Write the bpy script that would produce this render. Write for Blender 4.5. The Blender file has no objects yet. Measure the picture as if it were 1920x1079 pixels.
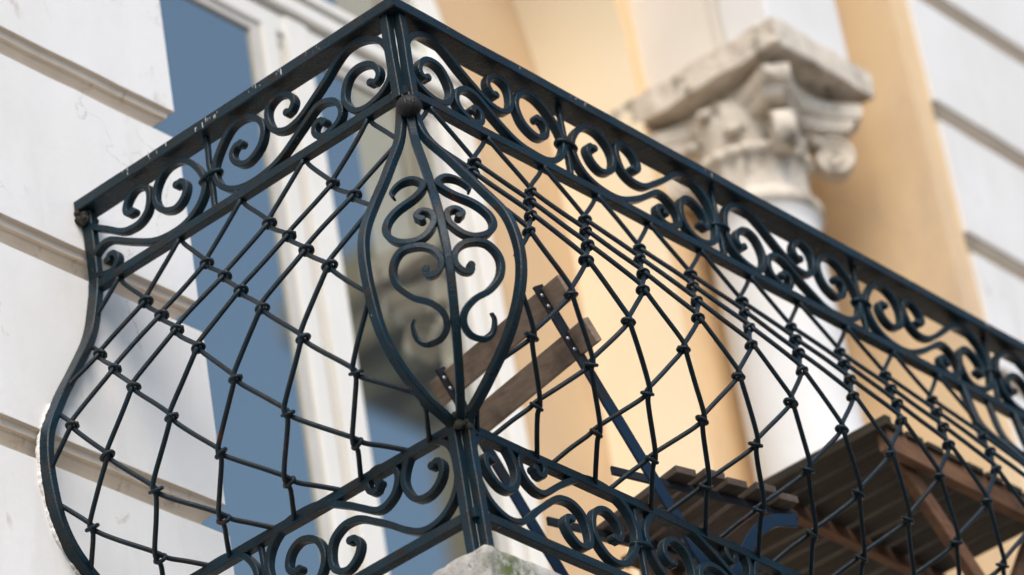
import bpy, bmesh, math, random
from mathutils import Vector, Matrix, noise
random.seed(7)
rad = math.radians
sc = bpy.context.scene
col = sc.collection

# ------------------------------------------------------------------ camera, world, sun, exposure
CAM = Vector((-5.0740487, -3.80038364, -4.37212248))
RX = Vector((0.64843707, -0.74675454, -0.14794264))
DN = Vector((0.31968379, 0.44348179, -0.83733277))
FW = Vector((0.69089192, 0.49566274, 0.52629535))
cd = bpy.data.cameras.new('camera')
cam = bpy.data.objects.new('camera', cd)
col.objects.link(cam)
M = Matrix.Identity(4)
for i, a in enumerate((RX, -DN, -FW)):
    a = a.normalized()
    for j in range(3):
        M[j][i] = a[j]
M.translation = CAM
cam.matrix_world = M
cd.sensor_width = 36
cd.lens = 148.85
cd.clip_start = 0.1
cd.clip_end = 2000
cd.dof.use_dof = True
cd.dof.focus_distance = 7.62
cd.dof.aperture_fstop = 2.9
sc.camera = cam

SUN_EL, SUN_AZ = rad(46), rad(222)      # azimuth from +Y towards +X
w = bpy.data.worlds.new("World")
sc.world = w
w.use_nodes = True
nt = w.node_tree
bg = nt.nodes['Background']
sky = nt.nodes.new('ShaderNodeTexSky')
sky.sky_type = 'NISHITA'
sky.sun_disc = False
sky.sun_elevation = SUN_EL
sky.sun_rotation = SUN_AZ
sky.air_density = 1.0
sky.dust_density = 1.2
sky.ozone_density = 1.0
nt.links.new(sky.outputs[0], bg.inputs[0])
bg.inputs[1].default_value = 0.13
sd = bpy.data.lights.new('sun', 'SUN')
sd.energy = 1.5
sd.angle = rad(35)
sd.color = (1.0, 0.915, 0.80)
sun = bpy.data.objects.new('sun', sd)
col.objects.link(sun)
dsun = Vector((math.sin(SUN_AZ) * math.cos(SUN_EL), math.cos(SUN_AZ) * math.cos(SUN_EL), math.sin(SUN_EL)))
sun.rotation_euler = dsun.to_track_quat('Z', 'Y').to_euler()
sun.location = dsun * 30
sc.view_settings.view_transform = 'Standard'
sc.view_settings.look = 'None'
sc.view_settings.exposure = 0.88
sc.view_settings.gamma = 1
sc.view_settings.use_curve_mapping = False

# ------------------------------------------------------------------ materials
def new_mat(name):
    m = bpy.data.materials.new(name)
    m.use_nodes = True
    return m, m.node_tree, m.node_tree.nodes['Principled BSDF']

def N(nt, t, **kw):
    n = nt.nodes.new(t)
    for k, v in kw.items():
        setattr(n, k, v)
    return n

def coord(nt, scale=(1, 1, 1)):
    g = N(nt, 'ShaderNodeNewGeometry')
    mp = N(nt, 'ShaderNodeMapping')
    mp.inputs['Scale'].default_value = scale
    nt.links.new(g.outputs['Position'], mp.inputs[0])
    return mp.outputs[0]

def tex(nt, vec, scale, detail=6, rough=.6, dist=0):
    n = N(nt, 'ShaderNodeTexNoise')
    n.inputs['Scale'].default_value = scale
    n.inputs['Detail'].default_value = detail
    n.inputs['Roughness'].default_value = rough
    n.inputs['Distortion'].default_value = dist
    nt.links.new(vec, n.inputs['Vector'])
    return n.outputs['Fac']

def ramp(nt, fac, a, b):
    r = N(nt, 'ShaderNodeMapRange')
    r.inputs['From Min'].default_value = a
    r.inputs['From Max'].default_value = b
    r.clamp = True
    nt.links.new(fac, r.inputs['Value'])
    return r.outputs[0]

def mixc(nt, fac, a, b):
    m = N(nt, 'ShaderNodeMix', data_type='RGBA')
    if isinstance(fac, (int, float)):
        m.inputs[0].default_value = fac
    else:
        nt.links.new(fac, m.inputs[0])
    for s, v in ((6, a), (7, b)):
        if isinstance(v, tuple):
            m.inputs[s].default_value = (*v, 1)
        else:
            nt.links.new(v, m.inputs[s])
    return m.outputs[2]

def bump(nt, bsdf, h, dist, strength=.5):
    b = N(nt, 'ShaderNodeBump')
    b.inputs['Distance'].default_value = dist
    b.inputs['Strength'].default_value = strength
    nt.links.new(h, b.inputs['Height'])
    nt.links.new(b.outputs[0], bsdf.inputs['Normal'])

def iron_mat(name, base, alt, rough=.36, rusty=1.0):
    m, nt, b = new_mat(name)
    v = coord(nt)
    c = mixc(nt, ramp(nt, tex(nt, v, 9), .35, .7), base, alt)
    c = mixc(nt, ramp(nt, tex(nt, v, 17, 7, .75), .50, .66), c, (.020, .020, .018))
    grime = ramp(nt, tex(nt, v, 34, 8, .7), .53, .68)
    c = mixc(nt, grime, c, (.013, .011, .008))
    rust = ramp(nt, tex(nt, v, 21, 5, .6, .6), .722 - .04 * rusty, .75)
    c = mixc(nt, rust, c, (.075, .018, .009))
    vv = coord(nt, (1, 1, .35))
    chip = ramp(nt, tex(nt, vv, 75, 3, .5), .765, .785)
    c = mixc(nt, chip, c, (.34, .33, .30))
    nt.links.new(c, b.inputs['Base Color'])
    r = N(nt, 'ShaderNodeMath', operation='MULTIPLY_ADD')
    nt.links.new(tex(nt, v, 40, 6), r.inputs[0])
    r.inputs[1].default_value = .45
    r.inputs[2].default_value = rough - .2
    nt.links.new(r.outputs[0], b.inputs['Roughness'])
    b.inputs['IOR'].default_value = 1.31
    h = N(nt, 'ShaderNodeMath', operation='ADD')
    nt.links.new(tex(nt, v, 55, 5), h.inputs[0])
    nt.links.new(tex(nt, v, 260, 3), h.inputs[1])
    bump(nt, b, h.outputs[0], .0022, .55)
    return m

IRON = iron_mat('painted_iron', (.0022, .0110, .0150), (.0048, .0245, .0390), .30)
IRON2 = iron_mat('wire_iron', (.0040, .0110, .0155), (.0085, .0220, .0330), .34, 1.3)
KNOBM = iron_mat('knob_iron', (.008, .014, .018), (.03, .022, .018), .42, 2.2)

def plain(name, c1, c2, scale, rough=.8, bd=.002, bs=.4, bscale=60, stain=None):
    m, nt, b = new_mat(name)
    v = coord(nt)
    c = mixc(nt, ramp(nt, tex(nt, v, scale, 7, .65), .3, .7), c1, c2)
    if stain:
        sc_, lo, hi, colr = stain
        c = mixc(nt, ramp(nt, tex(nt, coord(nt, (1, 1, .55)), sc_, 6, .65, .4), lo, hi), c, colr)
    nt.links.new(c, b.inputs['Base Color'])
    b.inputs['Roughness'].default_value = rough
    bump(nt, b, tex(nt, v, bscale, 6), bd, bs)
    return m

def wall_mat():
    m, nt, b = new_mat('white_plaster')
    v = coord(nt)
    c = mixc(nt, ramp(nt, tex(nt, v, 2.2, 7, .65), .3, .7), (.79, .775, .75), (.72, .695, .655))
    streak = ramp(nt, tex(nt, coord(nt, (9, 9, 2.2)), 1, 7, .65), .52, .85)
    c = mixc(nt, streak, c, (.68, .64, .60))
    blot = ramp(nt, tex(nt, coord(nt, (1, 1, .6)), 13, 5, .62, .5), .645, .80)
    c = mixc(nt, blot, c, (.46, .39, .32))
    crackn = N(nt, 'ShaderNodeTexVoronoi', feature='DISTANCE_TO_EDGE')
    crackn.inputs['Scale'].default_value = 2.2
    dv = N(nt, 'ShaderNodeVectorMath', operation='MULTIPLY_ADD')
    nn = N(nt, 'ShaderNodeTexNoise')
    nn.inputs['Scale'].default_value = 5
    nn.inputs['Detail'].default_value = 6
    nt.links.new(v, nn.inputs['Vector'])
    nt.links.new(nn.outputs['Color'], dv.inputs[0])
    dv.inputs[1].default_value = (.5, .5, .5)
    nt.links.new(v, dv.inputs[2])
    nt.links.new(dv.outputs[0], crackn.inputs['Vector'])
    cr = ramp(nt, crackn.outputs['Distance'], .0045, .0005)
    gate = ramp(nt, tex(nt, v, 1.7, 3), .52, .60)
    mm = N(nt, 'ShaderNodeMath', operation='MULTIPLY')
    nt.links.new(cr, mm.inputs[0]); nt.links.new(gate, mm.inputs[1])
    m2 = N(nt, 'ShaderNodeMath', operation='MULTIPLY')
    nt.links.new(mm.outputs[0], m2.inputs[0]); m2.inputs[1].default_value = .55
    c = mixc(nt, m2.outputs[0], c, (.34, .28, .23))
    nt.links.new(c, b.inputs['Base Color'])
    b.inputs['Roughness'].default_value = .75
    h = N(nt, 'ShaderNodeMath', operation='ADD')
    nt.links.new(tex(nt, v, 7, 8, .62), h.inputs[0])
    nt.links.new(tex(nt, v, 60, 4), h.inputs[1])
    bump(nt, b, h.outputs[0], .005, .13)
    return m

WHITE = wall_mat()
GROOVE = plain('beige_moulding', (.70, .62, .52), (.58, .50, .41), 9, .8, .003, .4, 40, (20, .6, .75, (.36, .28, .21)))
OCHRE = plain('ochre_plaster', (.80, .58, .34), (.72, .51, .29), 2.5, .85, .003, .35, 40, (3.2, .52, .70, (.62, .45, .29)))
OCHRE_SHADE = plain('shaded_ochre_plaster', (.60, .425, .25), (.54, .375, .22), 2.5, .85, .003, .35, 40, (4, .55, .75, (.48, .33, .21)))  # darker copy of the ochre plaster, the recess shade is put into its colour
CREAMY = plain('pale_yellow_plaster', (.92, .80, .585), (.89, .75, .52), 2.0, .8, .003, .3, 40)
STONE = plain('weathered_white_stone', (.76, .68, .57), (.56, .48, .385), 9, .85, .004, .6, 45, (16, .54, .66, (.24, .20, .155)))
PIER = plain('cream_plaster', (.78, .72, .63), (.70, .63, .54), 3, .8, .003, .3, 30)
JOIN = plain('white_joinery', (.82, .80, .75), (.76, .73, .67), 4, .4, .001, .2, 60)
JOIN2 = plain('beige_joinery', (.60, .565, .51), (.52, .49, .44), 5, .45, .001, .2, 60)
PLASTER = plain('crusty_plaster', (.82, .80, .76), (.55, .49, .42), 40, .9, .004, .8, 120)
BROWNB = plain('brown_render', (.36, .29, .17), (.28, .23, .14), .8, .9)
GROUND = plain('paving', (.13, .125, .12), (.10, .095, .09), .6, .9, .01, .3, 4)
METAL_BLK = plain('black_metal', (.010, .012, .015), (.02, .022, .026), 30, .45)
METAL_BLK.node_tree.nodes['Principled BSDF'].inputs['IOR'].default_value = 1.3
METAL_BLUE = plain('blue_metal', (.004, .017, .038), (.006, .022, .048), 20, .42)
METAL_BLUE.node_tree.nodes['Principled BSDF'].inputs['IOR'].default_value = 1.3
BOLT = plain('steel_bolt', (.42, .44, .46), (.3, .32, .34), 40, .3)
BOLT.node_tree.nodes['Principled BSDF'].inputs['Metallic'].default_value = .7

def wood_mat(name, c1, c2, axis_scale):
    m, nt, b = new_mat(name)
    v = coord(nt, axis_scale)
    f = tex(nt, v, 1, 6, .6, .5)
    c = mixc(nt, ramp(nt, f, .3, .7), c1, c2)
    g = ramp(nt, tex(nt, coord(nt), 9, 5), .5, .75)
    c = mixc(nt, g, c, tuple(x * .55 for x in c2))
    nt.links.new(c, b.inputs['Base Color'])
    b.inputs['Roughness'].default_value = .85
    bump(nt, b, f, .002, .5)
    return m
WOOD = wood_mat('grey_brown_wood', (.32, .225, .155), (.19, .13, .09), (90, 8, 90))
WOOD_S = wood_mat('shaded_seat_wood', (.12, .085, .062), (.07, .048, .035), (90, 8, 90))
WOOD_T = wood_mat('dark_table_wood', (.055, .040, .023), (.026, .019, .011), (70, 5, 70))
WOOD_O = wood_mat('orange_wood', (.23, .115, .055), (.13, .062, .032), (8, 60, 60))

def slab_mat():
    m, nt, b = new_mat('mossy_slab_stone')
    v = coord(nt)
    c = mixc(nt, ramp(nt, tex(nt, v, 14, 8, .7), .35, .68), (.55, .52, .47), (.22, .20, .17))
    c = mixc(nt, ramp(nt, tex(nt, v, 70, 4), .6, .7), c, (.10, .09, .08))
    g = N(nt, 'ShaderNodeNewGeometry')
    sx = N(nt, 'ShaderNodeSeparateXYZ'); nt.links.new(g.outputs['Position'], sx.inputs[0])
    # moss grows in a patch beside the corner post
    vm = N(nt, 'ShaderNodeVectorMath', operation='DISTANCE')
    nt.links.new(g.outputs['Position'], vm.inputs[0])
    vm.inputs[1].default_value = (.02, -.045, -1.02)
    dd = ramp(nt, vm.outputs['Value'], .085, .02)
    mu = N(nt, 'ShaderNodeMath', operation='MULTIPLY')
    nt.links.new(dd, mu.inputs[0]); nt.links.new(ramp(nt, tex(nt, v, 48, 5, .7), .42, .56), mu.inputs[1])
    c = mixc(nt, mu.outputs[0], c, (.085, .115, .025))
    nt.links.new(c, b.inputs['Base Color'])
    b.inputs['Roughness'].default_value = .9
    bump(nt, b, tex(nt, v, 60, 8, .7), .006, .8)
    return m
SLAB = slab_mat()

def glass_mat():
    m, nt, b = new_mat('reflecting_window_glass')
    b.inputs['Base Color'].default_value = (.035, .05, .065, 1)
    b.inputs['Roughness'].default_value = .03
    b.inputs['IOR'].default_value = 1.5
    gl = N(nt, 'ShaderNodeBsdfGlossy')
    gl.inputs['Roughness'].default_value = .02
    gl.inputs['Color'].default_value = (.66, .69, .61, 1)
    mx = N(nt, 'ShaderNodeMixShader')
    mx.inputs[0].default_value = .55
    out = nt.nodes['Material Output']
    nt.links.new(b.outputs[0], mx.inputs[1]); nt.links.new(gl.outputs[0], mx.inputs[2])
    nt.links.new(mx.outputs[0], out.inputs[0])
    return m
GLASS = glass_mat()
DROP = plain('pale_dripping', (.48, .48, .45), (.28, .27, .24), 80, .8)

# ------------------------------------------------------------------ helpers
class MB:
    """collects shapes for ONE mesh"""
    def __init__(s):
        s.v = []; s.f = []; s.m = []
    def add(s, vs, fs, mi=0):
        o = len(s.v)
        s.v += [tuple(p) for p in vs]
        s.f += [tuple(i + o for i in f) for f in fs]
        s.m += [mi] * len(fs)
        return s
    def box(s, a, b, mi=0, ch=0.0, R=None, O=None):
        (x0, y0, z0), (x1, y1, z1) = a, b
        if ch <= 0:
            vs = [Vector((x, y, z)) for x in (x0, x1) for y in (y0, y1) for z in (z0, z1)]
            fs = [(0, 1, 3, 2), (4, 6, 7, 5), (0, 4, 5, 1), (2, 3, 7, 6), (0, 2, 6, 4), (1, 5, 7, 3)]
        else:
            bm = bmesh.new()
            bmesh.ops.create_cube(bm, size=1)
            for q in bm.verts:
                q.co = Vector(((x0 + x1) / 2 + q.co.x * (x1 - x0), (y0 + y1) / 2 + q.co.y * (y1 - y0), (z0 + z1) / 2 + q.co.z * (z1 - z0)))
            bmesh.ops.bevel(bm, geom=bm.edges[:], offset=ch, segments=2, affect='EDGES', profile=.6)
            bm.verts.ensure_lookup_table(); bm.verts.index_update()
            vs = [q.co.copy() for q in bm.verts]; fs = [[q.index for q in f.verts] for f in bm.faces]
            bm.free()
        if R is not None:
            vs = [O + R @ p for p in vs]
        return s.add(vs, fs, mi)
    def build(s, name, mats, parent=None, smooth=False, loc=None):
        me = bpy.data.meshes.new(name)
        me.from_pydata(s.v, [], s.f)
        if not isinstance(mats, (list, tuple)):
            mats = [mats]
        for m in mats:
            me.materials.append(m)
        me.polygons.foreach_set('material_index', s.m)
        if smooth:
            me.polygons.foreach_set('use_smooth', [True] * len(me.polygons))
        bm = bmesh.new(); bm.from_mesh(me)
        bmesh.ops.recalc_face_normals(bm, faces=bm.faces)
        bm.to_mesh(me); bm.free()
        me.update()
        o = bpy.data.objects.new(name, me)
        col.objects.link(o)
        if parent:
            o.parent = parent
            pl = parent
            off = Vector((0, 0, 0))
            while pl:
                off += pl.location; pl = pl.parent
            o.location = -off
        return o

def tag(o, label=None, cat=None, group=None, kind=None):
    for k, v_ in (('label', label), ('category', cat), ('group', group), ('kind', kind)):
        if v_: o[k] = v_
    return o

def empty(name, loc, label, cat, group=None):
    o = bpy.data.objects.new(name, None)
    o.empty_display_size = .1
    col.objects.link(o); o.location = loc
    return tag(o, label, cat, group)

def catmull(P, n):
    P = [Vector(p) for p in P]
    out = []
    for i in range(len(P) - 1):
        p0 = P[i - 1] if i else 2 * P[0] - P[1]
        p1, p2 = P[i], P[i + 1]
        p3 = P[i + 2] if i + 2 < len(P) else 2 * P[-1] - P[-2]
        for k in range(n):
            t = k / n
            out.append(.5 * ((2 * p1) + (p2 - p0) * t + (2 * p0 - 5 * p1 + 4 * p2 - p3) * t * t + (3 * p1 - p0 - 3 * p2 + p3) * t ** 3))
    out.append(P[-1])
    return out

def resample(P, step):
    L = [0]
    for a, b in zip(P, P[1:]):
        L.append(L[-1] + (b - a).length)
    n = max(2, int(L[-1] / step))
    out = []; j = 0
    for i in range(n + 1):
        d = L[-1] * i / n
        while j < len(L) - 2 and L[j + 1] < d:
            j += 1
        t = (d - L[j]) / max(1e-9, L[j + 1] - L[j])
        out.append(P[j].lerp(P[j + 1], min(1, max(0, t))))
    return out

def sweep(mb, P, sect, frame, mi=0, scale=None):
    """sect: list of (a,b) in the (side, depth) frame; frame(i,tangent)->(side,depth)"""
    n = len(P); k = len(sect); vs = []; fs = []
    for i in range(n):
        t = (P[min(i + 1, n - 1)] - P[max(i - 1, 0)]).normalized()
        s_, d_ = frame(i, t)
        q = scale(i / (n - 1)) if scale else 1
        for a, b in sect:
            vs.append(P[i] + s_ * a * q + d_ * b * (q if scale is None else .5 + .5 * q))
    for i in range(n - 1):
        for j in range(k):
            fs.append((i * k + j, i * k + (j + 1) % k, (i + 1) * k + (j + 1) % k, (i + 1) * k + j))
    fs.append(tuple(range(k))[::-1]); fs.append(tuple((n - 1) * k + j for j in range(k)))
    mb.add(vs, fs, mi)

def rect(w_, d_, c=.0018):
    w_, d_ = w_ / 2, d_ / 2
    return [(w_ - c, d_), (-w_ + c, d_), (-w_, d_ - c), (-w_, -d_ + c), (-w_ + c, -d_), (w_ - c, -d_), (w_, -d_ + c), (w_, d_ - c)]

def circ(r, n=8):
    return [(r * math.cos(2 * math.pi * i / n), r * math.sin(2 * math.pi * i / n)) for i in range(n)]

def planar(depth):
    depth = Vector(depth)
    def f(i, t):
        s_ = t.cross(depth)
        if s_.length < 1e-6: s_ = Vector((0, 0, 1)).cross(depth)
        s_.normalize()
        return s_, depth
    return f

def wob(P, amp, fr=9.0, seed=0):
    return [p + amp * Vector((noise.noise(p * fr + Vector((seed, 0, 0))), noise.noise(p * fr + Vector((0, seed + 7, 0))), noise.noise(p * fr + Vector((0, 3, seed))))) for p in P]

def tube(mb, P, r, n=8, mi=0):
    ref = [None]
    def f(i, t):
        if ref[0] is None:
            a = Vector((0, 0, 1)) if abs(t.z) < .9 else Vector((1, 0, 0))
            s_ = t.cross(a).normalized()
        else:
            s_ = (ref[0] - t * ref[0].dot(t)).normalized()
        ref[0] = s_
        return s_, t.cross(s_)
    sweep(mb, P, circ(r, n), f, mi)

def lathe(mb, prof, c, n=48, mi=0, rfn=None):
    """prof: (r,z) list"""
    vs = []; fs = []; m = len(prof)
    for i in range(n):
        a = 2 * math.pi * i / n
        for r, z in prof:
            rr = r if rfn is None else rfn(r, z, a)
            vs.append((c[0] + rr * math.cos(a), c[1] + rr * math.sin(a), c[2] + z))
    for i in range(n):
        for j in range(m - 1):
            i2 = (i + 1) % n
            fs.append((i * m + j, i2 * m + j, i2 * m + j + 1, i * m + j + 1))
    mb.add(vs, fs, mi)

def torus(mb, c, ax_u, ax_v, ru, rv, rt, n=20, k=8, mi=0):
    nrm = ax_u.cross(ax_v).normalized(); vs = []; fs = []
    for i in range(n):
        a = 2 * math.pi * i / n
        p = c + ax_u * (ru * math.cos(a)) + ax_v * (rv * math.sin(a))
        o = (ax_u * math.cos(a) / ru + ax_v * math.sin(a) / rv).normalized()
        for j in range(k):
            b = 2 * math.pi * j / k
            vs.append(p + rt * (o * math.cos(b) + nrm * math.sin(b)))
    for i in range(n):
        for j in range(k):
            fs.append((i * k + j, ((i + 1) % n) * k + j, ((i + 1) % n) * k + (j + 1) % k, i * k + (j + 1) % k))
    mb.add(vs, fs, mi)

def blob(mb, c, r, n=10, mi=0, sc_=(1, 1, 1)):
    vs = []; fs = []
    m = n // 2 + 1
    for i in range(n):
        for j in range(m):
            a = 2 * math.pi * i / n; b = math.pi * j / (m - 1) - math.pi / 2
            vs.append(c + Vector((r * sc_[0] * math.cos(a) * math.cos(b), r * sc_[1] * math.sin(a) * math.cos(b), r * sc_[2] * math.sin(b))))
    for i in range(n):
        for j in range(m - 1):
            fs.append((i * m + j, ((i + 1) % n) * m + j, ((i + 1) % n) * m + j + 1, i * m + j + 1))
    mb.add(vs, fs, mi)

# ------------------------------------------------------------------ balcony railing geometry (metres, origin = corner post at the middle rail)
ZF = [-.0117, -.1075, -.1945, -.2833, -.3740, -.4784, -.5761, -.6545, -.7050]
BF = [.0026, .0221, .0746, .1271, .1738, .1825, .1396, .0673, .0060]
ZL = [-.0119, -.1168, -.2093, -.3040, -.3990, -.5067, -.6080, -.6812, -.7050]
BL = [.0010, .0292, .0798, .1355, .1788, .1824, .1524, .0750, .0060]
UF0, PF = .0608, .16
UL0, PL = -.0720, .1621
ZR = (0.0, -.7101, -.8861)      # middle, lower, bottom rail
HB, HT = .172, .197             # handrail bottom, top
XEND, YWALL, WALLY = 3.80, .80, .815
BAY_F, BAY_L = .475, .481

def hermite(zs, bs):
    zz = zs[::-1]; bb = bs[::-1]; n = len(zz)
    m = [0] * n
    for i in range(n):
        a, b = max(0, i - 1), min(n - 1, i + 1)
        m[i] = (bb[b] - bb[a]) / (zz[b] - zz[a])
    def f(z):
        z = min(max(z, zz[0]), zz[-1]); i = 0
        while i < n - 2 and zz[i + 1] < z: i += 1
        h = zz[i + 1] - zz[i]; t = (z - zz[i]) / h
        return (2 * t ** 3 - 3 * t * t + 1) * bb[i] + (t ** 3 - 2 * t * t + t) * h * m[i] + (-2 * t ** 3 + 3 * t * t) * bb[i + 1] + (t ** 3 - t * t) * h * m[i + 1]
    return f
bF, bL = hermite(ZF, BF), hermite(ZL, BL)
def bM(z): return .5 * (bF(z) + bL(z))

def surfF(u, z, off=0): return Vector((u, -bF(z) - off, z))
def surfL(u, z, off=0): return Vector((-bL(z) - off, u, z))

RAIL = empty('balcony_railing', (0, 0, -.985), 'dark blue black wrought iron pot bellied balcony railing with scroll friezes and knotted wire net', 'railing')
PARTS = dict()

# handrail, three rails and the drips on it
mb = MB()
W = .0256
def mitre_rail(mb, y0, y1, z0, z1, ch, xe=XEND + .03):
    """L shaped bar: outer face at -y0, inner face at y1, one mesh with a mitred corner"""
    sect = [(-y0 + ch, z1), (y1 - ch, z1), (y1, z1 - ch), (y1, z0 + ch), (y1 - ch, z0), (-y0 + ch, z0), (-y0, z0 + ch), (-y0, z1 - ch)]
    k = len(sect)
    rows = []
    ys = [WALLY - .002] + [WALLY - .05 * i for i in range(1, 16)]
    for y in ys:
        rows.append([Vector((a + .0010 * noise.noise(Vector((y * 7, z0, 1))), y, z + .0012 * noise.noise(Vector((y * 6, z0, 5))))) for a, z in sect])
    rows.append([Vector((a, a, z)) for a, z in sect])
    x = .07
    while x < xe:
        rows.append([Vector((x, a + .0010 * noise.noise(Vector((x * 7, z0, 9))), z + .0012 * noise.noise(Vector((x * 6, z0, 3))))) for a, z in sect]); x += .06
    rows.append([Vector((xe, a, z)) for a, z in sect])
    vs = [p for r in rows for p in r]; fs = []
    for i in range(len(rows) - 1):
        for j in range(k):
            fs.append((i * k + j, i * k + (j + 1) % k, (i + 1) * k + (j + 1) % k, (i + 1) * k + j))
    fs.append(tuple(range(k))[::-1]); fs.append(tuple((len(rows) - 1) * k + j for j in range(k)))
    mb.add(vs, fs)
mitre_rail(mb, W, W, HB, HT, .0022)
# pale drips on the outer faces
for i in range(56):
    s_ = random.random()
    if i % 2:
        x = random.choice((.05, .10, .12, .34, .37, .5, .505, .52, .53, .7, .92, 1.02, 1.2, 1.42, 1.6, 1.9)) + random.uniform(-.02, .02)
        c = Vector((x, -W, HT - .003 - .012 * s_))
        sc_ = (.5 + .4 * random.random(), .22, 1.2 + 1.8 * random.random())
    else:
        y = random.choice((.06, .16, .17, .18, .2, .26, .31, .33, .44, .47, .56, .6, .66)) + random.uniform(-.02, .02)
        c = Vector((-W, y, HT - .003 - .014 * s_))
        sc_ = (.22, .5 + .4 * random.random(), 1.2 + 2.2 * random.random())
    blob(mb, c, .0011 + .0014 * random.random() ** 2, 8, 1, sc_)
mb.build('handrail', [IRON, DROP], RAIL)
for z, nm in ((ZR[0], 'middle_rail'), (ZR[1], 'lower_rail'), (ZR[2], 'bottom_rail')):
    mb = MB(); mitre_rail(mb, .0108, .0092, z - .0098, z + .0098, .0014, XEND)
    mb.build(nm, IRON, RAIL)

# corner posts: two square bars standing side by side
def bar(mb, P, w_, d_, depth, c=.0016):
    sweep(mb, P, rect(w_, d_, c), planar(depth))
for (cx, cy) in ((.0092, -.0082), (-.0082, .0092)):
    for z0, z1 in ((HB, -.012), (-.700, -1.02)):
        mb = MB()
        P = wob([Vector((cx, cy, z0 + (z1 - z0) * i / 12)) for i in range(13)], .0012, 12, cx * 100)
        bar(mb, P, .0185, .0185, (0, 1, 0))
        mb.build('post_bar', IRON, RAIL)
mb = MB()
P = [Vector((XEND, 0, HB + (-1.02 - HB) * i / 12)) for i in range(13)]
bar(mb, P, .02, .02, (0, 1, 0))
mb.build('post_bar', IRON, RAIL)
# weld lump where the almond bars meet the lower rail
mb = MB()
for i in range(16):
    blob(mb, Vector((random.uniform(-.018, .014), random.uniform(-.018, .014), -.703 + random.uniform(-.014, .010))), random.uniform(.005, .010), 8)
mb.build('weld', iron_mat('weld_iron', (.03, .027, .018), (.05, .05, .03), .7), RAIL, smooth=True)

# ribbed knob on the corner
mb = MB()
prof = [(.0225 * math.cos(a) if abs(a) < 1.56 else .0004, .0215 * math.sin(a)) for a in [-math.pi / 2 + math.pi * i / 16 for i in range(17)]]
lathe(mb, prof, (-.0175, -.0175, -.047), 66, rfn=lambda r, z, a: r * (1.03 - .10 * abs(math.sin(a * 11))))
mb.build('knob', KNOBM, RAIL, smooth=True)

# vertical bars at the clamps and the collars
def collar(mb, u, z, side):
    ax = Vector((1, 0, 0)) if side == 'F' else Vector((0, 1, 0))
    nr = Vector((0, 1, 0)) if side == 'F' else Vector((1, 0, 0))
    c = Vector((u, -.001, z)) if side == 'F' else Vector((-.001, u, z))
    up = Vector((0, 0, 1))
    tl = (ax + up * random.uniform(-.12, .05)).normalized()
    torus(mb, c, tl, nr, .0255, .0125, .0047, 24, 8)
ncl = int(XEND / BAY_F + .01)
for side, us in (('F', [BAY_F * i for i in range(1, ncl)]), ('L', [BAY_L])):
    for u in us:
        for z0, z1, zc in ((HB, .007, .080), (-.702, -.879, -.798)):
            mb = MB()
            P = []
            for i in range(9):
                z = z0 + (z1 - z0) * i / 8
                P.append(Vector((u + .0015 * random.uniform(-1, 1), 0, z)) if side == 'F' else Vector((0, u + .0015 * random.uniform(-1, 1), z)))
            bar(mb, P, .010, .011, (0, 1, 0) if side == 'F' else (1, 0, 0))
            mb.build('upright_bar', IRON, RAIL)
            mb = MB(); collar(mb, u, zc, side); mb.build('collar', IRON, RAIL, smooth=True)

# S scrolls of the friezes
SC = [(.068, .060), (.054, .056), (.0466, .0697), (.0542, .089), (.0732, .1032), (.0955, .1072), (.1155, .0999), (.1292, .0795), (.1329, .0549),
      (.1199, .0275), (.1008, .0165), (.0757, .0155), (.0459, .0245), (.0235, .0454), (.0168, .0798), (.0200, .1101), (.0357, .1378), (.0610, .1560),
      (.0899, .1630), (.1179, .1590), (.1437, .1446), (.168, .1262), (.1939, .1085), (.2120, .0965), (.2300, .0850), (.2513, .0770), (.2819, .0765),
      (.3079, .092), (.317, .1225), (.310, .1460), (.2856, .1560), (.2610, .1440), (.2500, .1230), (.2600, .1080), (.2700, .109)]
SC_B = [(.1880, .0385), (.1960, .0480), (.2090, .0450), (.2150, .0310), (.2070, .0165), (.1866, .0115), (.1547, .0225), (.1444, .043), (.1547, .0677), (.1750, .0805), (.1910, .0830),
        (.2070, .0790), (.2308, .0645), (.275, .0372), (.3193, .0170), (.3587, .0110), (.4021, .0140), (.4385, .0314), (.4587, .0603), (.4587, .0933), (.4356, .129), (.4045, .1530),
        (.367, .1540), (.3395, .1330), (.3308, .1048), (.3443, .0737), (.3766, .0590), (.4032, .0699), (.4139, .0929), (.4030, .1080), (.3900, .1070)]
def ribbon(mb, P, w_, d_, frame, blob0=True, blob1=True, br=.0072, taper=None):
    sweep(mb, P, rect(w_, d_, .0015), frame, 0, taper)
    for flag, i in ((blob0, 0), (blob1, -1)):
        if flag:
            t = (P[1] - P[0]) if i == 0 else (P[-1] - P[-2])
            s_, d2 = frame(0 if i == 0 else len(P) - 1, t.normalized())
            c = P[i]
            vs = []; n = 12
            for k in range(n):
                a = 2 * math.pi * k / n
                q = t.normalized() * math.cos(a) * br + s_ * math.sin(a) * br
                vs.append(c + q * .8 - d2 * d_ * .53); vs.append(c + q - d2 * d_ * .4); vs.append(c + q + d2 * d_ * .4); vs.append(c + q * .8 + d2 * d_ * .53)
            fs = []
            for k in range(n):
                k2 = (k + 1) % n
                for j in range(3):
                    fs.append((k * 4 + j, k2 * 4 + j, k2 * 4 + j + 1, k * 4 + j + 1))
            fs.append(tuple(k * 4 for k in range(n))); fs.append(tuple(k * 4 + 3 for k in range(n))[::-1])
            mb.add(vs, fs)
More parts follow.
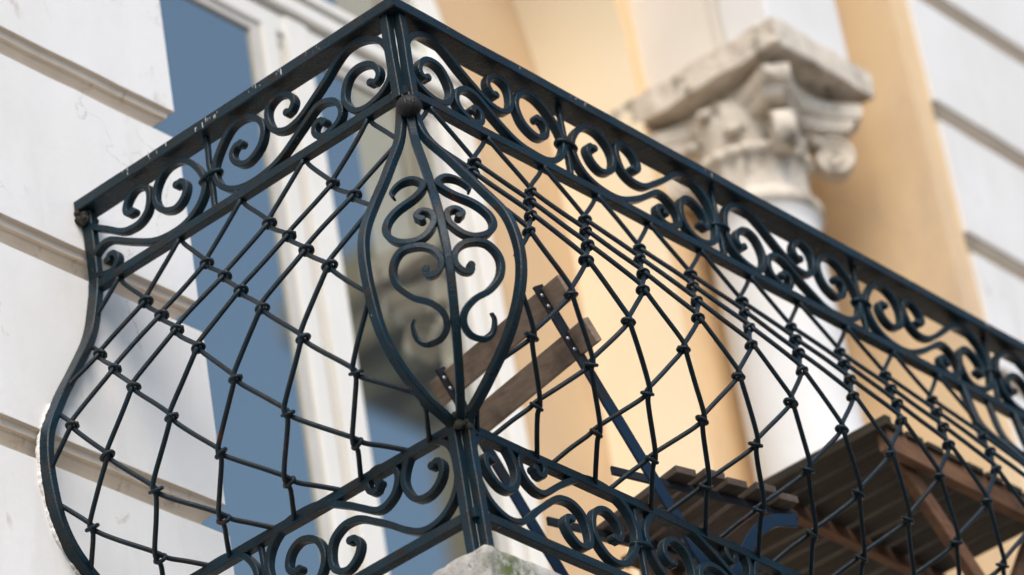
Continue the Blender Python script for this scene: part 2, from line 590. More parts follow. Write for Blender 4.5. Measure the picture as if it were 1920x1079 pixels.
def frieze_scroll(u0, bay, mirror, rot, low, side, clip=None, seed=0):
    pts = []
    for (u, z) in (SC_B if rot else SC):
        if mirror: u = .475 - u
        u = u * bay / .475
        if low: z = -.701 - (z - .009) * (.1765 / .163)
        pts.append((u + u0, z))
    P = catmull([Vector((u, 0, z)) for u, z in pts], 8)
    P = wob(resample(P, .006), .0022, 16, seed)
    b0 = b1 = True
    if clip is not None:
        Q = [p for p in P if p.x < clip]
        # keep the longest run that ends in the small spiral
        run = []; best = []
        for p in P:
            if p.x < clip: run.append(p)
            else:
                if len(run) > len(best): best = run
                run = []
        if len(run) > len(best): best = run
        b0 = best[0] == P[0]; b1 = best[-1] == P[-1]; P = best
    if side == 'F':
        P = [Vector((p.x, -.0015, p.z)) for p in P]; fr = planar((0, 1, 0))
    else:
        P = [Vector((-.0015, p.x, p.z)) for p in P]; fr = planar((1, 0, 0))
    mb = MB()
    ribbon(mb, P, .0122, .0178, fr, b0, b1, .0082)
    mb.build('scroll', IRON, RAIL)
for low in (False, True):
    for i in range(ncl):
        for rot in (False, True):
            frieze_scroll(BAY_F * i, BAY_F, i % 2 == 1, rot, low, 'F', None, i * 3 + rot)
    for i in range(2):
        for rot in (False, True):
            bay = BAY_L if i == 0 else .462
            frieze_scroll(BAY_L * i, bay, i % 2 == 1, rot, low, 'L', .802 if (i == 1 and not rot) else None, 50 + i * 3 + rot)

# profile bars: pot-bellied bars ending each net, wall bar, corner rib
def profile_pts(fn, z0=-.006, z1=-.706, n=64):
    out = []
    for i in range(n + 1):
        z = z0 + (z1 - z0) * i / n
        out.append(fn(z))
    return resample(out, .012)
def belly_bar(fn, depth, w_=.0160, d_=.0185, name='belly_bar', z0=-.006, z1=-.706, seed=0):
    P = wob(profile_pts(fn, z0, z1), .0025, 7, seed)
    mb = MB()
    bar(mb, P, w_, d_, depth, .002)
    return mb.build(name, IRON, RAIL)
belly_bar(lambda z: Vector((0.004, -bF(z) - .002, z)), (1, 0, 0), seed=1)
belly_bar(lambda z: Vector((-bL(z) - .002, 0.006, z)), (0, 1, 0), seed=2)
r2 = math.sqrt(.5)
belly_bar(lambda z: Vector((-bM(z) * r2, -bM(z) * r2, z)), (r2, -r2, 0), .0135, .0155, 'corner_rib', -.03, seed=3)
for x in (1.752, 1.945, XEND):
    belly_bar(lambda z: Vector((x, -bF(z) - .002, z)), (1, 0, 0), seed=x)
mb = MB()
wallp = profile_pts(lambda z: Vector((-bL(z) - .004, YWALL, z)))
wallp = [Vector((-.001, YWALL, HB - .17 * i / 12)) for i in range(12)] + wallp + [Vector((-.006, YWALL, -.72 - .03 * i)) for i in range(10)]
bar(mb, wob(wallp, .0015, 6, 5), .018, .026, (0, 1, 0), .002)
mb.build('wall_bar', IRON, RAIL)

# scrolls between the almond bars, on the round corner surface (angle in degrees from the left face, height)
AL_TOP = [(16, -.306), (12.5, -.288), (18.5, -.269), (30, -.266), (38.5, -.282), (38.3, -.300), (31, -.328), (20, -.350), (13.5, -.376), (13.5, -.402),
          (19.5, -.427), (28, -.436), (35.5, -.428), (40.8, -.405), (40.3, -.381), (35, -.371), (31.5, -.382), (34.5, -.392)]
AL_LOW = [(32.5, -.494), (33, -.506), (38, -.504), (41.5, -.487), (39.3, -.464), (32, -.449), (21, -.448), (14.3, -.474), (14.8, -.508), (21.5, -.535),
          (31.5, -.552), (38, -.571), (39, -.592), (33.5, -.607), (23, -.611), (16.5, -.600), (16.5, -.580), (19.5, -.570)]
def almond_scroll(pts, flipped, centre=None, seed=0):
    def S(a, z):
        if centre is None:
            b = bM(z) * .985
            t = rad(a)
            return Vector((-b * math.cos(t), -b * math.sin(t), z))
        return Vector((centre + (a - 45) / 45 * .095, -bF(z), z))
    q = [((90 - a) if flipped else a, z) for a, z in pts]
    P2 = resample(catmull([Vector((a * .0032, 0, z)) for a, z in q], 8), .004)
    P2 = wob(P2, .0015, 20, seed)
    aa = [(p.x / .0032, p.z) for p in P2]
    P = [S(a, z) for a, z in aa]
    Nn = []
    for a, z in aa:
        du = S(a + .5, z) - S(a - .5, z); dz = S(a, z + .004) - S(a, z - .004)
        Nn.append(du.cross(dz).normalized())
    def fr(i, t):
        d = Nn[i]; d = (d - t * d.dot(t)).normalized()
        return t.cross(d).normalized(), d
    mb = MB()
    tp = pts is AL_TOP
    if tp:
        tap = lambda t: .35 + .65 * min(1, t / .16)
    else:
        tap = lambda t: .35 + .65 * min(1, (1 - t) / .16)
    ribbon(mb, P, .0118, .0155, fr, not tp, tp, .0072, tap)
    mb.build('scroll', IRON, RAIL)
for i, fl in enumerate((False, True)):
    almond_scroll(AL_TOP, fl, None, 3 + i); almond_scroll(AL_LOW, fl, None, 9 + i)
    almond_scroll([(a, z + .12) for a, z in AL_TOP], fl, 1.848, 13 + i); almond_scroll([(a, z + .12) for a, z in AL_LOW], fl, 1.848, 19 + i)
belly_bar(lambda z: Vector((1.848, -bF(z), z)), (1, 0, 0), .012, .0135, 'centre_rib', -.006, seed=31)

# the net: two families of wires bound by rings at every crossing
def net(side, u_lo, u_hi, m_lo, m_hi, wires, rings):
    ZZ, BB, U0, P_ = (ZF, BF, UF0, PF) if side == 'F' else (ZL, BL, UL0, PL)
    bfn = bF if side == 'F' else bL
    def jit(m, k):
        r_ = random.Random(m * 131 + k * 17 + (5 if side == 'F' else 900))
        return r_.uniform(-1, 1) * .0020, r_.uniform(-1, 1) * .0020
    def pos(m, k):
        a, b = jit(m, k)
        return U0 + P_ / 2 * m + (a if k else 0), ZZ[k] + (b if k else 0)
    def world(u, z, off):
        h = .004
        n = Vector((bfn(z + h) - bfn(z - h), 2 * h))      # slope of the profile
        n.normalize()
        b = bfn(z) + off * n.y; zz = z + off * -n.x * -1
        return Vector((u, -b, zz)) if side == 'F' else Vector((-b, u, zz))
    for d in (1, -1):
        for m0 in range(m_lo - 9, m_hi + 10):
            if (m0 % 2): continue
            ctrl = []
            def add(u, z, b=None):
                ctrl.append(Vector((u, bfn(z) if b is None else b, z)))
            u, z = pos(m0, 0)
            add(u + d * .004, z + .006); add(u + d * .007, z - .010)
            for k in range(1, 8):
                u, z = pos(m0 + d * k, k)
                t = .0095
                add(u - d * .0036, z + t)
                if k < 7: add(u + d * .0036, z - t)
            u, z = pos(m0 + d * 7, 7)
            b7 = bfn(z)
            add(u + d * .0075, z - (z + .707) * .10, b7 * .88)
            add(u + d * .031, z - (z + .707) * .50, b7 * .49)
            add(u + d * .058, -.707, .004)
            off = .0043 * d
            Q = resample(catmull(ctrl, 7), .008)
            Q = [p for p in Q if u_lo - .004 <= p.x <= u_hi + .004]
            if len(Q) < 4: continue
            P = []
            for i, p in enumerate(Q):
                q0, q1 = Q[max(0, i - 1)], Q[min(len(Q) - 1, i + 1)]
                n2 = Vector((q1.y - q0.y, q1.z - q0.z))
                if n2.length < 1e-5: n2 = Vector((0, -1))
                n2.normalize()
                bb, zz = p.y + off * -n2.y, p.z + off * n2.x
                P.append(Vector((p.x, -bb, zz)) if side == 'F' else Vector((-bb, p.x, zz)))
            P = wob(P, .0022, 9, m0 + d * 40)
            mb = MB(); tube(mb, P, .0048, 8)
            wires.append(mb)
    for k in range(1, 8):
        for m in range(m_lo - 1, m_hi + 2):
            if (m + k) % 2: continue
            u, z = pos(m, k)
            if not (u_lo + .011 < u < u_hi - .011): continue
            c = world(u, z, 0)
            tdir = (world(u, z - .006, 0) - world(u, z + .006, 0)).normalized()
            au = Vector((1, 0, 0)) if side == 'F' else Vector((0, 1, 0))
            rr = random.Random(m * 77 + k)
            au = (au + tdir * rr.uniform(-.28, .28)).normalized()
            nv = tdir.cross(au).normalized()
            mb = MB(); torus(mb, c, au, nv, .0118 * rr.uniform(.9, 1.1), .0094, .0037 * rr.uniform(.92, 1.15), 18, 7)
            blob(mb, c + au * .012 * rr.choice((1, -1)), .0046, 6)
            rings.append((mb, c))
wires1, rings1, wires2, rings2 = [], [], [], []
net('F', 0.004, 1.750, 0, 22, wires1, rings1)
net('L', 0.010, .802, 0, 12, wires1, rings1)
net('F', 1.947, XEND, 23, 47, wires2, rings2)
for mb in wires1: mb.build('net_wire', IRON2, RAIL, smooth=True)
big = MB()
for mb in wires2: big.add(mb.v, mb.f)
o = big.build('net_wire', IRON2, RAIL, smooth=True); o['kind'] = 'stuff'
rings1.sort(key=lambda r: (r[1] - CAM).dot(FW))
rest = MB()
for i, (mb, c) in enumerate(rings1):
    if i < 99: mb.build('knot_ring', IRON2, RAIL, smooth=True)
    else: rest.add(mb.v, mb.f)
for mb, c in rings2: rest.add(mb.v, mb.f)
o = rest.build('knot_ring', IRON2, RAIL, smooth=True); o['kind'] = 'stuff'
# rusty lump where the handrail meets the wall
mb = MB()
for i in range(14):
    blob(mb, Vector((random.uniform(-.024, .012), WALLY - .012 + random.uniform(-.01, .008), HB - random.uniform(0, .026))), random.uniform(.005, .010), 8)
mb.build('wall_fixing', iron_mat('fixing_iron', (.05, .04, .028), (.02, .018, .014), .7, 2.5), RAIL, smooth=True)

# ------------------------------------------------------------------ balcony floor slab
def rough_box(a, b, n, amp, fr, seed=0):
    bm = bmesh.new()
    bmesh.ops.create_cube(bm, size=1)
    for q in bm.verts:
        q.co = Vector([(a[i] + b[i]) / 2 + q.co[i] * (b[i] - a[i]) for i in range(3)])
    bmesh.ops.bevel(bm, geom=bm.edges[:], offset=.004, segments=1, affect='EDGES')
    for pl in n:
        ax, vals = pl
        nv = Vector([1 if i == ax else 0 for i in range(3)])
        for v_ in vals:
            bmesh.ops.bisect_plane(bm, geom=bm.verts[:] + bm.edges[:] + bm.faces[:], plane_co=nv * v_, plane_no=nv)
    bm.normal_update()
    for q in bm.verts:
        q.co += amp * Vector((noise.noise(q.co * fr), noise.noise(q.co * fr + Vector((9, 0, 0))), noise.noise(q.co * fr + Vector((0, 9, 0)))))
    mb = MB()
    bm.verts.index_update()
    mb.add([q.co.copy() for q in bm.verts], [[q.index for q in f.verts] for f in bm.faces])
    bm.free()
    return mb
lx = [(-.04 + .012 * i) for i in range(24)] + [.3 + .1 * i for i in range(34)]
ly = [(-.04 + .012 * i) for i in range(24)] + [.3 + .06 * i for i in range(9)]
mb = rough_box((-.047, -.047, -1.15), (3.86, WALLY - .003, -.977), [(0, lx), (1, ly), (2, [-1.14 + .012 * i for i in range(13)])], .0065, 34)
o = mb.build('balcony_slab', SLAB, smooth=True)
tag(o, 'weathered pale stone balcony slab with green moss at its corner under the railing post', 'slab')

# ------------------------------------------------------------------ rusticated facade walls (lofted rectangular outline with moulded joints)
JZ = .486; PITCH = .4615
def rusticated(x0, x1, zs, ze, y1, name, inset_side, JZ=.486, PITCH=.4615):
    """inset_side: which x end shows (+1 = x1 end, -1 = x0 end)"""
    prof = []   # (z, inset, material of the span above)
    k0 = math.floor((zs - JZ) / PITCH) - 1
    z = zs; prof.append((zs, 0, 0))
    k = k0
    while True:
        zb = JZ + k * PITCH
        if zb > ze: break
        if zb > zs + .01:
            prof += [(zb - .004, 0, 0), (zb, .004, 1), (zb + .004, .017, 1), (zb + .009, .021, 1), (zb + .0135, .024, 1), (zb + .0175, .0345, 1), (zb + .023, .037, 1), (zb + .030, .0355, 1), (zb + .037, .031, 1),
                     (zb + .045, .023, 1), (zb + .050, .021, 1), (zb + .0505, .0125, 1), (zb + .058, .0105, 1), (zb + .063, .0095, 1), (zb + .0655, .001, 1), (zb + .067, 0, 0)]
        k += 1
    prof.append((ze, 0, 0))
    mb = MB()
    nx = 60
    vs = []; fs = []; ms = []
    ring = None
    for (z, ins, mi) in prof:
        a = x0 + (ins if inset_side < 0 else 0); b = x1 - (ins if inset_side > 0 else 0)
        y = WALLY + ins
        row = [(a, y1)]
        row += [(a + (b - a) * i / nx, y) for i in range(nx + 1)]
        row += [(b, y1)]
        for (xx, yy) in row:
            j = .0022 * noise.noise(Vector((xx * 9, z * 9, 2))) + .0008 * noise.noise(Vector((xx * 40, z * 3, 8)))
            vs.append((xx, yy + j * (1 if yy < y1 else 0), z + (.0018 * noise.noise(Vector((xx * 6, z, 4))) if ins else 0)))
    k = nx + 3
    for i in range(len(prof) - 1):
        for j in range(k - 1):
            fs.append((i * k + j, i * k + j + 1, (i + 1) * k + j + 1, (i + 1) * k + j)); ms.append(1 if (prof[i][1] > 0 or prof[i + 1][1] > 0) else 0)
        fs.append((i * k + k - 1, i * k, (i + 1) * k, (i + 1) * k + k - 1)); ms.append(0)
    fs.append(tuple(range(k))); ms.append(0)
    fs.append(tuple((len(prof) - 1) * k + j for j in range(k))[::-1]); ms.append(0)
    mb.add(vs, fs); mb.m = ms
    return mb.build(name, [WHITE, GROOVE])
WL = rusticated(-4.0, .3065, -6, 5.2, 1.9, 'rusticated_wall', 1)
tag(WL, 'white plastered wall with beige moulded joints that the railing is fixed to', 'wall')
WR = rusticated(3.452, 8.0, -6, 5.2, 1.9, 'rusticated_wall', -1, 1.872, .430)
tag(WR, 'blurred white block wall far behind, beyond the ochre wall and the column', 'wall')
# plaster crust along the wall bar
crust = MB()
cp = resample([Vector((-.008 + p.x, WALLY - .002, p.z)) for p in wallp if -.70 < p.z < -.30], .0035)
cq = []
for i, p in enumerate(cp):
    tn = (cp[min(i + 1, len(cp) - 1)] - cp[max(i - 1, 0)]).normalized()
    sd_ = Vector((-tn.z, 0, tn.x)); sd_ = -sd_ if sd_.x > 0 else sd_
    cq.append(p + sd_ * (.0015 + .003 * noise.noise(p * 45) + .0025 * noise.noise(p * 130)))
sweep(crust, cq, circ(.0052, 7), planar((0, 1, 0)), 0, lambda t: .15 + 1.0 * max(0, noise.noise(Vector((t * 9, 3, 1))) + .45) + .3 * noise.noise(Vector((t * 55, 3, 1))))
crust.build('plaster_crust', PLASTER, WL)

# upper storey plinth wall below the balcony level between the two block walls
mb = MB(); mb.box((.3065, WALLY + .05, -6), (3.452, 1.9, -1.0), 0)
o = mb.build('lower_wall', PIER)
tag(o, 'plain plastered wall of the storey below the balcony', 'wall')

# ------------------------------------------------------------------ arched recess: ochre back wall, pale yellow jamb and arch
YB, YFR, XJ = 1.60, 1.30, 2.75
ARCX, ARR, ZSP = 1.72, 1.03, 2.02          # arch centre, radius, spring height
def arch_pts(n=40, r=ARR):
    return [(ARCX + r * math.cos(math.pi * i / n), ZSP + r * math.sin(math.pi * i / n)) for i in range(n + 1)]
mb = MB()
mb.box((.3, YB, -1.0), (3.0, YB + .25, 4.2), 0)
o = mb.build('recess_wall', OCHRE_SHADE)
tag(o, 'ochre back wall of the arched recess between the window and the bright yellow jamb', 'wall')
# jamb + intrados as one solid pier with spandrel
mb = MB()
out = [(XJ, -1.0)] + arch_pts()[:] + [(ARCX - ARR, 1.9)]
vs = [Vector((x, YFR, z)) for x, z in out] + [Vector((x, YB - .001, z)) for x, z in out]
n = len(out)
mb.add(vs, [(i, i + 1, n + i + 1, n + i) for i in range(n - 1)], 0)
# front face right of the opening up to the column's rear, and the spandrel above
ap = arch_pts(40)[:21]
ft = [(XJ, -1.0), (2.95, -1.0)]
vs = []; fs = []
left = [(XJ, -1.0), (XJ, 0.5)] + ap
for i, (x, z) in enumerate(left):
    vs.append(Vector((x, YFR, z)))
    xr, zr = (2.95, z) if i < 2 else (2.95, ZSP + (4.3 - ZSP) * (i - 2) / 20)
    if i > 12: xr = 2.95 - (2.95 - ARCX) * (i - 12) / 10; zr = 4.3
    else: zr = z if i < 2 else ZSP + (4.3 - ZSP) * (i - 2) / 10
    vs.append(Vector((xr, YFR, zr)))
for i in range(len(left) - 1):
    fs.append((2 * i, 2 * i + 1, 2 * i + 3, 2 * i + 2))
mb.add(vs, fs, 1)
vs = []; fs = []
ap2 = arch_pts(40)[20:]
for i, (x, z) in enumerate(ap2):
    vs.append(Vector((x, YFR, z)))
    t = i / 20
    vs.append(Vector((ARCX - (ARCX - .3065) * min(1, t * 2), YFR, 4.3 if t < .5 else 4.3 - (4.3 - ZSP) * (t - .5) * 2)))
for i in range(20):
    fs.append((2 * i, 2 * i + 1, 2 * i + 3, 2 * i + 2))
mb.add(vs, fs, 1)
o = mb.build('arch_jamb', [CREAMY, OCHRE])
for f_ in o.data.polygons: f_.use_smooth = abs(f_.normal.y) < .5
o.data.set_sharp_from_angle(angle=rad(30))
tag(o, 'bright pale yellow arched jamb between the ochre recess wall and the column', 'arch')
# ochre wall right of the column
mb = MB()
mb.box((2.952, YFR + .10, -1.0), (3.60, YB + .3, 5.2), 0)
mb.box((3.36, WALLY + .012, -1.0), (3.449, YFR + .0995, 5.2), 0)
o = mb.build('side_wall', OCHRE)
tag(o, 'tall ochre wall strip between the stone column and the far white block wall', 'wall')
# upper cream wall piece above the capital on the left
PIERO = empty('upper_pier', (2.96, 1.1, 1.92), 'white and cream plastered pier standing on the capital of the column', 'pier')
mb = MB()
mb.box((2.785, .875, 1.925), (3.150, 1.02, 5.2), 0, .006)
mb.box((2.793, 1.0195, 1.925), (3.140, 1.051, 5.2), 1)
mb.box((2.800, 1.05, 1.925), (3.150, YFR + .099, 5.2), 1, .004)
mb.build('pier_shaft', [WHITE, PIER], PIERO)

# ------------------------------------------------------------------ column with its capital
COLC = (2.93, 1.12)
COL = empty('stone_column', (COLC[0], COLC[1], -.985), 'blurred white stone column with scrolled capital against the ochre and yellow walls', 'column')
mb = MB()
lathe(mb, [(.001, -.985), (.20, -.985), (.20, -.90), (.19, -.88), (.17, -.87), (.17, -.84), (.158, -.80), (.1535, 0), (.149, .8), (.146, 1.40), (.150, 1.44), (.160, 1.455)], (COLC[0], COLC[1], 0), 56)
mb.build('shaft', plain('white_column_plaster', (.78, .77, .76), (.70, .67, .63), 3, .8, .003, .3, 30), COL, smooth=True)
CAP = MB()
lathe(CAP, [(.120, 1.452), (.160, 1.455), (.168, 1.468), (.168, 1.486), (.160, 1.498), (.146, 1.503), (.141, 1.52)], (COLC[0], COLC[1], 0), 56)
necking = MB()
lathe(necking, [(.138, 1.50), (.140, 1.52), (.142, 1.60), (.150, 1.612)], (COLC[0], COLC[1], 0), 144, rfn=lambda r, z, a: r * (1 + .028 * math.sin(a * 18) * (1 if 1.51 < z < 1.61 else 0)))
lathe(necking, [(.148, 1.610), (.162, 1.617), (.166, 1.629), (.162, 1.641), (.150, 1.647), (.140, 1.648)], (COLC[0], COLC[1], 0), 144, rfn=lambda r, z, a: r * (1 + .022 * math.sin(a * 24)))
CAPO = None
o = CAP.build('astragal', STONE, COL, smooth=True)
o = necking.build('necking', STONE, COL, smooth=True)
mb = MB()
lathe(mb, [(.130, 1.640), (.132, 1.66), (.136, 1.69), (.145, 1.715), (.150, 1.735), (.150, 1.79), (.001, 1.79)], (COLC[0], COLC[1], 0), 48)
mb.build('bell', STONE, COL, smooth=True)
# concave sided abacus
CX, CY, HX, HY = 2.964, 1.115, .212, .262
def abacus_ring(s, cut, dip, z):
    pts = []
    cs = [(-1, -1), (1, -1), (1, 1), (-1, 1)]
    for i in range(4):
        a = cs[i]; b = cs[(i + 1) % 4]
        A = Vector((a[0] * HX * s, a[1] * HY * s)); B = Vector((b[0] * HX * s, b[1] * HY * s))
        d = (B - A).normalized(); nrm = Vector((d.y, -d.x))
        A2 = A + d * cut; B2 = B - d * cut
        for k in range(13):
            t = k / 12
            q = A2.lerp(B2, t) - nrm * dip * math.sin(math.pi * t)
            pts.append((CX + q.x, CY + q.y, z))
    return pts
mb = MB()
prof = [(.80, 1.722), (.86, 1.728), (.90, 1.745), (.91, 1.757), (.955, 1.760), (.985, 1.775), (.99, 1.800), (.97, 1.805)]
rows = [abacus_ring(s, .050, .062, z) for s, z in prof]
k = len(rows[0]); vs = [p for r in rows for p in r]; fs = []
for i in range(len(rows) - 1):
    for j in range(k):
        fs.append((i * k + j, i * k + (j + 1) % k, (i + 1) * k + (j + 1) % k, (i + 1) * k + j))
fs.append(tuple(range(k))); fs.append(tuple((len(rows) - 1) * k + j for j in range(k))[::-1])
mb.add(vs, fs)
mb.build('abacus', STONE, COL)
# square impost block over the abacus
mb = rough_box((2.748, .84, 1.836), (3.180, 1.399, 1.924), [(0, [2.78 + .03 * i for i in range(14)]), (1, [.87 + .03 * i for i in range(18)]), (2, [1.86, 1.88, 1.90])], .007, 22)
mb.build('impost_block', STONE, COL, smooth=False)
mb = MB(); mb.box((2.83, .93, 1.80), (3.10, 1.38, 1.842), 0)
mb.build('packing_block', STONE, COL)
# volutes: two spirals meet at each corner
def volute(cx, cy, cz, axis, r0, flip):
    """spiral band standing proud of a drum whose axle is axis"""
    axis = Vector(axis).normalized()
    side = Vector((cx - CX, cy - CY, 0)); side = (side - axis * side.dot(axis)).normalized()
    up = Vector((0, 0, 1)); C0 = Vector((cx, cy, cz))
    P = []
    for i in range(90):
        t = i / 89
        a = math.pi * .62 - t * math.pi * 4.4
        r = r0 * (1 - t) + .007
        P.append(C0 + side * r * math.cos(a) + up * r * math.sin(a))
    start = Vector((CX, CY, 1.70)).lerp(P[0], .45); start.z = 1.672
    P = catmull([start, start.lerp(P[0], .55) + up * .006, P[0]], 6)[:-1] + P
    P = resample(P, .005)
    mb = MB()
    sweep(mb, P, rect(.0125, .058, .004), planar(axis))
    vs = []; n = 24; rr = r0 * .92
    for k in range(n):
        a = 2 * math.pi * k / n
        q = side * math.cos(a) * rr + up * math.sin(a) * rr
        vs += [C0 + q - axis * .019, C0 + q + axis * .019]
    fs = [(2 * k, 2 * k + 1, 2 * ((k + 1) % n) + 1, 2 * ((k + 1) % n)) for k in range(n)]
    fs += [tuple(2 * k for k in range(n)), tuple(2 * k + 1 for k in range(n))[::-1]]
    mb.add(vs, fs)
    mb.build('volute', STONE, COL)
for sx, sy in ((1, -1), (-1, -1), (-1, 1)):
    volute(CX + sx * .110, CY + sy * .165, 1.650, (-sy, sx, 0), .052, 1)
# acanthus leaves curling outward
def leaf(a, r0, r1, z0, z1, wid):
    mb = MB(); vs = []; fs = []
    nu, nv = 9, 12
    er = Vector((math.cos(a), math.sin(a), 0)); et = Vector((-math.sin(a), math.cos(a), 0))
    for side in (0, 1):
        for j in range(nv + 1):
            t = j / nv
            if t < .75:
                r = r0 + (r1 - r0) * (t / .75) ** 1.6; z = z0 + (z1 - z0) * math.sin(t / .75 * math.pi / 2)
            else:
                s = (t - .75) / .25 * math.pi * .9
                r = r1 + .012 * math.sin(s); z = z1 - .012 * (1 - math.cos(s))
            w_ = wid * (1 - t ** 3 * .65) * (1 + .16 * math.sin(t * 22))
            for i in range(nu + 1):
                s = i / nu * 2 - 1
                p = Vector((COLC[0] + .02, COLC[1], 0)) + er * (r - abs(s) ** 2 * .012 - side * .009 + .004 * math.cos(s * 9)) + et * (s * w_) + Vector((0, 0, z - side * .002))
                vs.append(p)
    k = nu + 1; o2 = k * (nv + 1)
    for j in range(nv):
        for i in range(nu):
            q = (j * k + i, j * k + i + 1, (j + 1) * k + i + 1, (j + 1) * k + i)
            fs.append(q); fs.append(tuple(o2 + x for x in q[::-1]))
    for j in range(nv):
        for i in (0, nu):
            fs.append((j * k + i, (j + 1) * k + i, o2 + (j + 1) * k + i, o2 + j * k + i))
    for i in range(nu):
        for j in (0, nv):
            fs.append((j * k + i, j * k + i + 1, o2 + j * k + i + 1, o2 + j * k + i))
    mb.add(vs, fs)
    mb.build('acanthus_leaf', STONE, COL, smooth=True)
for i in range(8):
    a = rad(180 + 22.5 + 45 * i)
    leaf(a, .142, .186, 1.640, 1.700 + .012 * (i % 2), .036)
for a in (180, 270):
    leaf(rad(a), .150, .190, 1.68, 1.775, .034)

# ------------------------------------------------------------------ windows in the recess
WIN = empty('tall_window', (1.9, YB, -.6), 'tall white and beige framed double window reflecting blue sky behind the railing', 'window')
yw = YB - .03
def frame_box(mb, x0, x1, z0, z1, y0, y1, mi=0, ch=.006):
    mb.box((x0, y0, z0), (x1, y1, z1), mi, ch)
ZT = 1.765          # glass top
# panes
for x0, x1 in ((.62, 1.530), (1.718, 2.195)):
    mb = MB(); mb.box((x0, YB - .022, -.8), (x1, YB - .010, ZT), 0)
    mb.build('pane', GLASS, WIN)
mb = MB()
# mullion between the two leaves: beige sash edge, groove, white post, inner sash
frame_box(mb, 1.513, 1.545, -.8, ZT + .012, YB - .032, YB - .003, 1, .004)
frame_box(mb, 1.545, 1.600, -.8, ZT + .050, YB - .042, YB - .004, 0, .008)
frame_box(mb, 1.600, 1.630, -.8, ZT + .040, YB - .024, YB - .005, 1, .002)
frame_box(mb, 1.630, 1.715, -.8, ZT + .070, YB - .048, YB - .004, 0, .006)
frame_box(mb, 1.715, 1.727, -.8, ZT + .01, YB - .034, YB - .005, 0, .003)
mb.build('mullion', [JOIN, JOIN2], WIN)
mb = MB()
frame_box(mb, 2.178, 2.213, -.8, ZT + .02, YB - .032, YB - .003, 1, .004)
frame_box(mb, 2.213, 2.255, -.8, ZT + .05, YB - .044, YB - .004, 0, .006)
frame_box(mb, 2.255, 2.270, -.8, ZT + .05, YB - .028, YB - .005, 1, .002)
frame_box(mb, 2.270, 2.338, -.8, ZT + .07, YB - .052, YB - .004, 0, .008)
mb.build('side_frame', [JOIN, JOIN2], WIN)
mb = MB()
# header bands above the glass, stepping out
frame_box(mb, .62, 2.176, ZT - .015, ZT + .010, YB - .031, YB - .0045, 1, .004)
frame_box(mb, .62, 2.2125, ZT + .010, ZT + .070, YB - .041, YB - .0052, 0, .008)
frame_box(mb, .62, 2.338, ZT + .070, ZT + .085, YB - .026, YB - .006, 1, .002)
frame_box(mb, .62, 2.338, ZT + .085, ZT + .130, YB - .058, YB - .007, 0, .008)
frame_box(mb, .62, 2.338, ZT + .130, ZT + .140, YB - .050, YB - .008, 1, .002)
frame_box(mb, .62, 2.338, ZT + .140, ZT + .170, YB - .068, YB - .009, 0, .008)
mb.build('header', [JOIN, JOIN2], WIN)
# fanlight above: glass and arched frame
RG = .52
fx = 1.70
ZF0 = ZT + .170
mb = MB()
mid = [(fx + RG * math.cos(math.pi * i / 32), ZF0 + RG * math.sin(math.pi * i / 32)) for i in range(33)]
vs = [Vector((x, YB - .020, z)) for x, z in mid] + [Vector((x, YB - .010, z)) for x, z in mid]
mb.add(vs, [tuple(range(33)), tuple(range(33, 66))[::-1]] + [(i, i + 1, 34 + i, 33 + i) for i in range(32)])
mb.build('fanlight_pane', GLASS, WIN)
mb = MB()
P = [Vector((fx + (RG + .03) * math.cos(math.pi * i / 48), YB - .032, ZF0 + (RG + .03) * math.sin(math.pi * i / 48))) for i in range(49)]
sweep(mb, P, rect(.100, .060, .012), planar((0, 1, 0)))
mb.build('fanlight_frame', JOIN, WIN)

# ------------------------------------------------------------------ folding chair on the balcony
CO = Vector((.475, .10, 0)); CF = Vector((.976, -.216, 0)); CS = Vector((.216, .976, 0))
CHAIR = empty('folding_chair', (.72, .25, -.985), 'folding bistro chair with weathered brown slats bolted on black and blue metal straps', 'chair')
def cpt(a, s, z): return CO + CF * a + CS * s + Vector((0, 0, z))
CR = Matrix((CF, CS, (0, 0, 1))).transposed()
def strap(mb, P, w_, d_, mi=0):
    sweep(mb, P, rect(w_, d_, .001), planar(CS), mi)
sl = math.atan(.535)
for s in (.02, .338):
    mb = MB()
    P = [cpt(.535 * (-.155 - z) - .0165, s, z) for z in [-.174 - .0324 * i for i in range(26)]]
    k = 8
    strap(mb, P[:k], .026, .007, 0)
    strap(mb, P[k - 1:], .027, .007, 1)
    up = mb.build('upright', [METAL_BLK, METAL_BLUE], CHAIR)
    mb = MB()
    P = catmull([cpt(.555, s + .012, -.560), cpt(.49, s + .012, -.575), cpt(.43, s + .012, -.625), cpt(.35, s + .012, -.74), cpt(.18, s + .012, -.985)], 8)
    strap(mb, P, .026, .007, 1)
    mb.build('rear_leg', [METAL_BLK, METAL_BLUE], CHAIR)
    mb = MB()
    strap(mb, [cpt(.165 + .046 * i, s + (.075 if s < .1 else -.04), -.499) for i in range(11)], .018, .007, 0)
    mb.build('seat_rail', METAL_BLK, CHAIR)
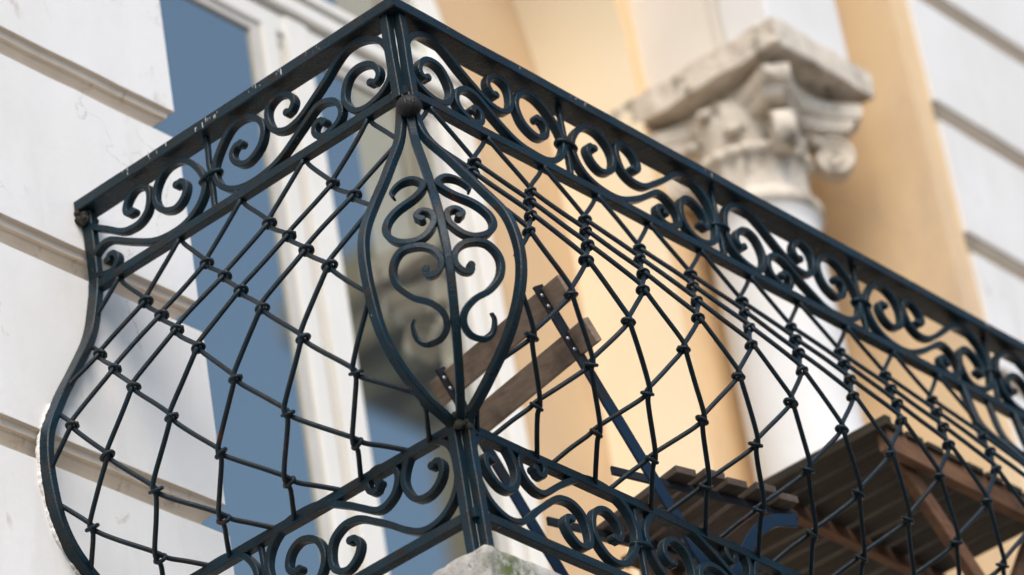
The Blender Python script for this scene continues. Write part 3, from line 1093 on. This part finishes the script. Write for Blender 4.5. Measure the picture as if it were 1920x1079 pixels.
# back slats
tilt = Matrix.Rotation(-sl, 3, 'Y')
def back_slat(zc, name='back_slat'):
    a = .535 * (-.155 - zc) - .0035
    mb = MB()
    mb.box((-.0085, -.032, -.026), (.0085, .386, .026), 0, .002, CR @ Matrix.Rotation(-math.atan(.535), 3, 'Y'), cpt(a, 0, zc))
    o = mb.build(name, WOOD, CHAIR)
    for s in (.02, .338):
        for dz in (-.012, .012):
            c = cpt(a, s, zc) + (CR @ Matrix.Rotation(-math.atan(.535), 3, 'Y')) @ Vector((-.0165, 0, dz))
            bo = MB(); blob(bo, c, .0058, 12); bo.build('bolt', BOLT, o, smooth=True)
back_slat(-.198); back_slat(-.283)
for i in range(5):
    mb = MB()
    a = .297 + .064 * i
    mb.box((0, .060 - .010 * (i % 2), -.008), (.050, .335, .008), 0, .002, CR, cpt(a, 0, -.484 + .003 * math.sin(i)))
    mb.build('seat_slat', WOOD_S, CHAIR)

# ------------------------------------------------------------------ slatted folding table
TAB = empty('slatted_table', (1.85, .35, -.985), 'dark brown slatted folding table seen from below at right, orange wood apron', 'table')
TX0, TX1, TY0, TY1, TZ = 1.455, 2.125, .012, .72, -.172
n = 9
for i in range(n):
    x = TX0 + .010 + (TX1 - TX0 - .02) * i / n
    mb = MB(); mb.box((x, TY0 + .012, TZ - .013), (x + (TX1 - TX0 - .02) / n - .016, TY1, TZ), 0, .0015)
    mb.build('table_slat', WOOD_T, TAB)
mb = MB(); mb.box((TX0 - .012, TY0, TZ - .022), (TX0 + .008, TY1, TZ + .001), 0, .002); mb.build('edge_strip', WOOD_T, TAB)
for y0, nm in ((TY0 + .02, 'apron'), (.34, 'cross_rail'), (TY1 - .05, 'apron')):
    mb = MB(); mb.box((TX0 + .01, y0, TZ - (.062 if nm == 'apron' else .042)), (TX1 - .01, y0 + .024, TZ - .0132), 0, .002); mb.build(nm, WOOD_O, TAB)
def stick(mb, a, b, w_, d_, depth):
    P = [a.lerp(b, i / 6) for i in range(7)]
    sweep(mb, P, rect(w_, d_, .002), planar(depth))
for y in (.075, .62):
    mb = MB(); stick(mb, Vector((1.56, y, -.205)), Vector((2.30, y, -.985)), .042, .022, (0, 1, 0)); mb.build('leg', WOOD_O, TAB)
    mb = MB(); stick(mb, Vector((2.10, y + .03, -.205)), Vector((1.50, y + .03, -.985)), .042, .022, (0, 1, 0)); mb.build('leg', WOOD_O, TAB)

# ------------------------------------------------------------------ street and the building across it (seen mirrored in the window)
mb = MB()
mb.box((-400, -400, -6.05), (400, 400, -6.0), 0)
o = mb.build('ground', GROUND); tag(o, kind='structure')
OPP = empty('opposite_building', (37, -13, -6), 'brown rendered building with a deep eave across the street, mirrored in the window', 'building')
OX, OY = 25.0, -10.0
mb = MB(); mb.box((OX, -16, -6), (50, OY, 32), 0)
wl = mb.build('wall', BROWNB, OPP)
mb = MB()
for dz, pr in ((17.6, .15), (17.9, .5), (18.25, .85), (18.7, .95), (19.15, .6), (19.4, .25)):
    mb.box((OX - pr, -16 - pr, dz), (50 + pr, OY + pr, dz + .30 + pr * .2), 0, .02)
mb.build('cornice', BROWNB, OPP)
for fl in range(4):
    for i in range(6):
        mb = MB(); x = OX + 2.5 + i * 3.6; z = -4 + fl * 3.7
        mb.box((x, OY + .002, z), (x + 1.3, OY + .06, z + 2.1), 0, .01)
        wn = mb.build('window', JOIN2, OPP)
        mb = MB(); mb.box((x + .12, OY + .062, z + .12), (x + 1.18, OY + .07, z + 1.98), 0)
        mb.build('pane', GLASS, wn)
